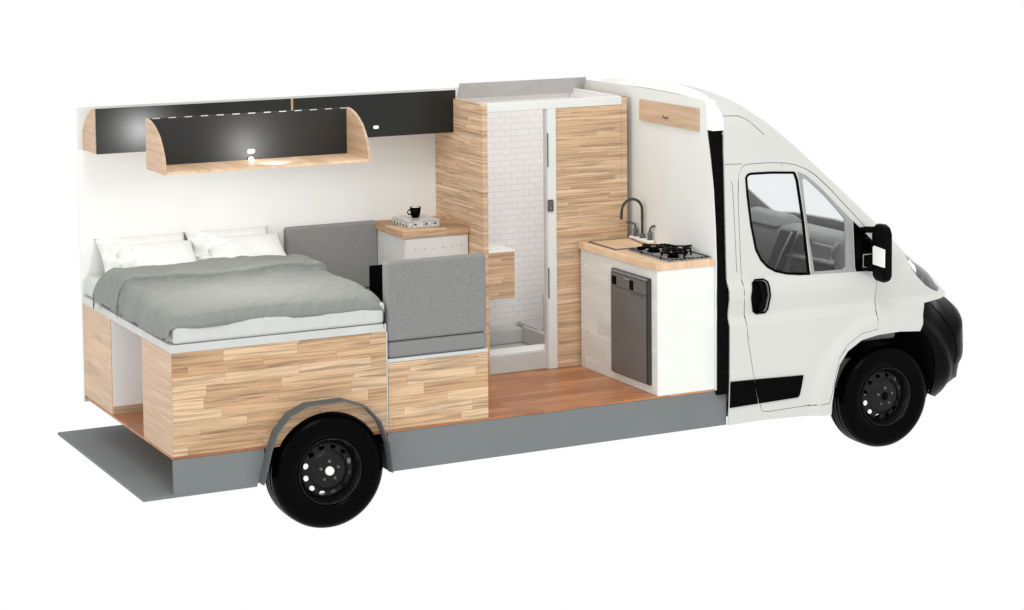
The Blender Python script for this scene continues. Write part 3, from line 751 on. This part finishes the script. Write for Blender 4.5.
# ================================================================== SIDE CABINET
t = thing('side_cabinet', 'white drawer cabinet with a thick oak worktop between far bench and shower room', 'cabinet', (2.33, .66, ZF))
obj('carcass', box(2.085, 2.552, .395, .930, ZF+.001, 1.485), 'cabwhite', t, bevel=.002)
obj('worktop', box(2.070, 2.553, .378, .932, 1.4855, 1.535), 'oak', t, bevel=.002, label='thick oak worktop')
d = obj('drawer', box(2.095, 2.545, .385, .3945, 1.15, 1.475), 'cabwhite', t, bevel=.002)
for i in range(6): obj('drawer_slot', box(2.15+i*.068, 2.162+i*.068, .3835, .3848, 1.402, 1.405), 'dash_dark', d)
t = thing('patterned_box', 'low silver grey patterned box lying on the oak worktop under the black mug', 'box', (2.255, .60, 1.5355))
obj('box_body', box(2.145, 2.37, .455, .745, 1.536, 1.578), noisy('silver_pattern', (.38, .38, .37), (.62, .62, .60), 60, .35, .2), t, bevel=.004)
obj('box_lid', box(2.143, 2.372, .453, .747, 1.5785, 1.586), noisy('silver_lid', (.48, .48, .47), (.60, .60, .58), 30, .3, 0), t, bevel=.002)
for i in range(5): obj('box_mark', box(2.1435, 2.1448, .49+i*.052, .505+i*.052+.006*(i % 2), 1.546, 1.556), 'black', t)
for x in (2.185, 2.265, 2.33): obj('box_mark', box(x, x+.014, .4535, .4548, 1.556, 1.566), 'black', t)
t = thing('mug', 'small black mug with pale rim standing on the patterned box', 'mug', (2.255, .60, 1.5865))
obj('mug_body', lathe([(0,.0),(.020,0),(.026,.004),(.034,.03),(.038,.072),(.035,.073),(.031,.03),(.0,.01)], (2.255,.60,1.5867), 'z', 28), 'black', t, smooth=True)
obj('mug_handle', tube([(2.222,.595,1.645),(2.20,.59,1.642),(2.190,.588,1.628),(2.202,.59,1.614),(2.226,.596,1.61)], .005), 'black', t, smooth=True)
obj('froth', lathe([(0,.006),(.02,.004),(.034,0)], (2.255,.60,1.656), 'z', 24), 'bright', t, smooth=True)

# ================================================================== SHOWER ROOM
sh = thing('shower_room', 'oak block shower room with open doorway and white metro tiles inside', 'shower room', (3.1, .55, ZF))
obj('side_wall', box(2.556, 2.592, .158, .932, ZF+.001, 2.380), 'oak_fine', sh)
obj('side_wall', box(3.615, 3.654, .158, .932, ZF+.001, 2.380), 'oak_fine', sh)
obj('front_panel', box(3.104, 3.6145, .162, .180, ZF+.001, 2.324), 'oak_fine', sh)
obj('lintel', box(2.593, 3.614, .157, .200, 2.325, 2.381), 'partition', sh, bevel=.002)
dp = obj('door_post', box(3.040, 3.1035, .155, .205, ZF+.001, 2.3245), 'partition', sh, bevel=.002)
obj('post_edge', box(3.030, 3.0395, .168, .205, ZF+.001, 2.3245), 'dash_light', dp)
lk = obj('door_lock', box(3.035, 3.078, .145, .1545, 1.625, 1.705), 'dark_chrome', dp, bevel=.002)
obj('lock_bolt', box(3.046, 3.058, .140, .1445, 1.64, 1.66), 'chrome', lk)
for z0, z1 in ((1.93, 2.16), (1.03, 1.24)): obj('door_rail', box(3.036, 3.043, .150, .1545, z0, z1), 'dash_dark', dp)
obj('tiled_wall', box(2.593, 3.614, .925, .9335, .60, 2.385), 'tiles', sh)
bm = prism([(.875,2.352),(.885,2.352),(.835,2.462),(.825,2.462)], 'x', 2.70, 3.69)
obj('tiled_coving', bm, 'coving', sh, label='tiled strip leaning inwards above the walls, its shade painted in grey')
obj('tiled_side', box(3.606, 3.6145, .206, .924, .60, 2.384), 'tiles', sh)
# tray
obj('tray_step', box(2.594, 3.038, .175, .215, ZF+.001, .668), 'shower', sh, bevel=.006)
obj('tray_floor', box(2.594, 3.604, .216, .924, ZF+.001, .60), 'shower', sh)
obj('tray_top', box(2.594, 3.604, .2155, .40, .6005, .667), 'bright', sh, bevel=.006)
obj('tray_ledge', box(2.594, 3.16, .80, .924, .6005, .705), 'shower', sh, bevel=.008)
obj('tray_ledge', box(3.17, 3.604, .60, .924, .6005, .735), 'shower', sh, bevel=.008)
obj('tray_edge', box(3.15, 3.2, .36, .80, .6005, .72), 'shower', sh, bevel=.008)
t = thing('toilet', 'narrow pale grey toilet partly hidden behind the shower door post', 'toilet', (3.32, .55, .735))
obj('cistern', box(3.205, 3.42, .50, .60, .7355, 1.00), 'cabwhite', t, bevel=.03, seg=4)
obj('bowl', lathe([(0,.0),(.11,.0),(.13,.05),(.16,.09),(.15,.10),(0,.10)], (3.42,.45,.7355), 'z', 28), 'shower', t, smooth=True)
t = thing('washbasin', 'small white washbasin on an oak block cupboard inside the shower room', 'washbasin', (2.72, .42, 1.02))
obj('cupboard', box(2.5935, 2.875, .345, .62, 1.02, 1.338), 'oak_fine', t)
obj('basin', box(2.5935, 2.877, .343, .63, 1.3385, 1.352), 'bright', t, bevel=.004)
obj('basin_bowl', lathe([(0,.004),(.07,.004),(.085,.014),(.09,.015),(.093,.008),(.085,0)], (2.745,.50,1.352), 'z', 28), 'bright', t, smooth=True)
obj('tap', tube([(2.64,.50,1.352),(2.64,.50,1.40),(2.67,.50,1.41),(2.70,.50,1.40)], .010), 'bright', t, smooth=True)

# ================================================================== KITCHEN
kt = thing('kitchen_unit', 'whitewashed kitchen unit with oak worktop standing against the cab partition', 'kitchen unit', (3.48, -.4, ZF))
obj('carcass', box(3.272, 3.698, -.930, .128, ZF+.001, 1.358), 'whitewash', kt, bevel=.002)
obj('end_panel', box(3.273, 3.698, -.9375, -.9305, ZF+.001, 1.358), 'lam', kt)
obj('worktop', box(3.258, 3.699, -.945, .135, 1.3585, 1.402), 'oak_top', kt, bevel=.003)
sk = obj('sink', tube([(3.312,.078,1.405),(3.312,-.305,1.405),(3.56,-.305,1.405),(3.63,.078,1.405)], .006, closed=True, seg=8), 'dark_chrome', kt, smooth=True)
obj('sink_lid', prism([(3.322,.068),(3.322,-.295),(3.55,-.295),(3.618,.068)], 'z', 1.4025, 1.409), 'oak_top', sk, bevel=.002)
obj('tap_ledge', box(3.645, 3.688, -.16, .12, 1.4025, 1.418), 'bright', kt, bevel=.003)
fa = thing('kitchen_tap', 'tall swan-neck steel tap with two levers behind the covered sink', 'tap', (3.672, -.02, 1.4185))
neck = [(3.672,-.02,1.419),(3.672,-.02,1.50),(3.672,-.02,1.60)]+[(3.592+.080*math.cos(a), -.02+.0*a, 1.612+.080*math.sin(a)) for a in [PI*i/12 for i in range(1, 12)]]+[(3.512,-.02,1.61),(3.508,-.02,1.560)]
obj('spout', tube(neck, .0100, seg=12), 'tap_metal', fa, smooth=True)
obj('tap_base', lathe([(.019,0),(.019,.02),(.012,.034),(.0,.036)], (3.672,-.02,1.4182), 'z', 16), 'dark_chrome', fa, smooth=True)
for yy, s_ in ((.075, 1), (-.125, -1)):
    l = obj('tap_valve', lathe([(.018,0),(.014,.02),(.018,.045),(.010,.06),(0,.062)], (3.672,yy,1.4182), 'z', 14), 'dark_chrome', fa, smooth=True)
    obj('lever', tube([(3.672,yy,1.475),(3.672,yy+.008*s_,1.50),(3.665-.02*s_,yy+.02*s_,1.515),(3.655-.04*s_,yy+.03*s_,1.515)], .008), 'dark_chrome', l, smooth=True)
# hob
hb = thing('gas_hob', 'black and steel gas hob with wire pan supports at the near end of the worktop', 'hob', (3.54, -.62, 1.4025))
obj('hob_plate', box(3.372, 3.690, -.905, -.36, 1.4025, 1.410), noisy('hob_steel', (.20, .20, .195), (.38, .375, .365), 25, .3, 0), hb, bevel=.003)
for bx, by, br in ((3.475, -.79, .040), (3.60, -.66, .055), (3.475, -.53, .045)):
    obj('burner', lathe([(br,0),(br,.010),(br*.8,.013),(br*.8,.024),(0,.027)], (bx, by, 1.4105), 'z', 28), 'black', hb, smooth=False)
    ring_ = tube([(bx+.065*math.cos(a), by+.065*math.sin(a), 1.446) for a in [2*PI*i/24 for i in range(24)]], .006, closed=True, seg=8)
    for k in range(4):
        a = k*PI/2+.2; R1 = .105
        tube([(bx+.03*math.cos(a), by+.03*math.sin(a), 1.450), (bx+R1*math.cos(a), by+R1*math.sin(a), 1.450), (bx+(R1+.005)*math.cos(a), by+(R1+.005)*math.sin(a), 1.411)], .0065, ring_, 8)
    obj('pan_support', ring_, 'black', hb, smooth=True)
for i in range(17):
    y = -.895+i*.0315
    obj('rim_stud', box(3.376, 3.388, y, y+.015, 1.4102, 1.418), 'black', hb)
for i in range(9):
    x = 3.395+i*.032
    obj('rim_stud', box(x, x+.015, -.902, -.890, 1.4102, 1.418), 'black', hb)
for i, (kx, ky) in enumerate(((3.43, -.42), (3.47, -.40), (3.62, -.39), (3.65, -.42))):
    obj('knob', lathe([(.017,0),(.015,.022),(0,.023)], (kx, ky, 1.4105), 'z', 16), 'black', hb, smooth=False)
obj('hob_rail', tube([(3.378,-.899,1.414),(3.684,-.899,1.414),(3.684,-.366,1.414),(3.378,-.366,1.414)], .004, closed=True, seg=8), 'dark_chrome', hb, smooth=True)
# fridge
fr = thing('fridge', 'taupe under-counter fridge with dark edge built into the whitewashed kitchen unit', 'fridge', (3.26, -.6, .60))
obj('fridge_body', box(3.249, 3.2715, -.862, -.352, .60, 1.298), 'fridge_dark', fr, bevel=.004)
fd = obj('fridge_door', box(3.242, 3.2485, -.835, -.358, .608, 1.182), 'fridge', fr, bevel=.003)
fp = obj('control_panel', box(3.242, 3.2485, -.835, -.358, 1.186, 1.272), 'fridge', fr, bevel=.002)
obj('vent_grille', box(3.2455, 3.2488, -.850, -.360, 1.276, 1.296), 'dark_chrome', fr)
for i in range(16): obj('grille_slot', box(3.2445, 3.2454, -.84+i*.03, -.826+i*.03, 1.279, 1.293), 'trim', fr)
obj('handle_recess', box(3.2405, 3.2418, -.438, -.378, 1.196, 1.252), 'black_matt', fp)
obj('control_knob', box(3.2375, 3.2418, -.672, -.622, 1.194, 1.256), 'black', fp, bevel=.002)
obj('display_bar', box(3.2400, 3.2418, -.612, -.545, 1.252, 1.257), 'trim', fp)
obj('door_handle', box(3.2375, 3.2418, -.815, -.640, 1.168, 1.178), 'chrome', fd, bevel=.001)
# wall drawer on the partition
t = thing('wall_locker', 'flat oak locker front with small dark finger pull high on the cab partition', 'locker', (3.68, -.36, 2.22))
lf = obj('locker_front', prism([(.032,2.225),(.032,2.370),(-.752,2.370),(-.752,2.222)], 'x', 3.680, 3.6995), 'oak_plain', t, bevel=.002)
obj('finger_pull', tube([(3.679,-.30,2.283),(3.677,-.315,2.274),(3.677,-.355,2.272),(3.679,-.37,2.281)], .005), 'dash_dark', lf, smooth=True)
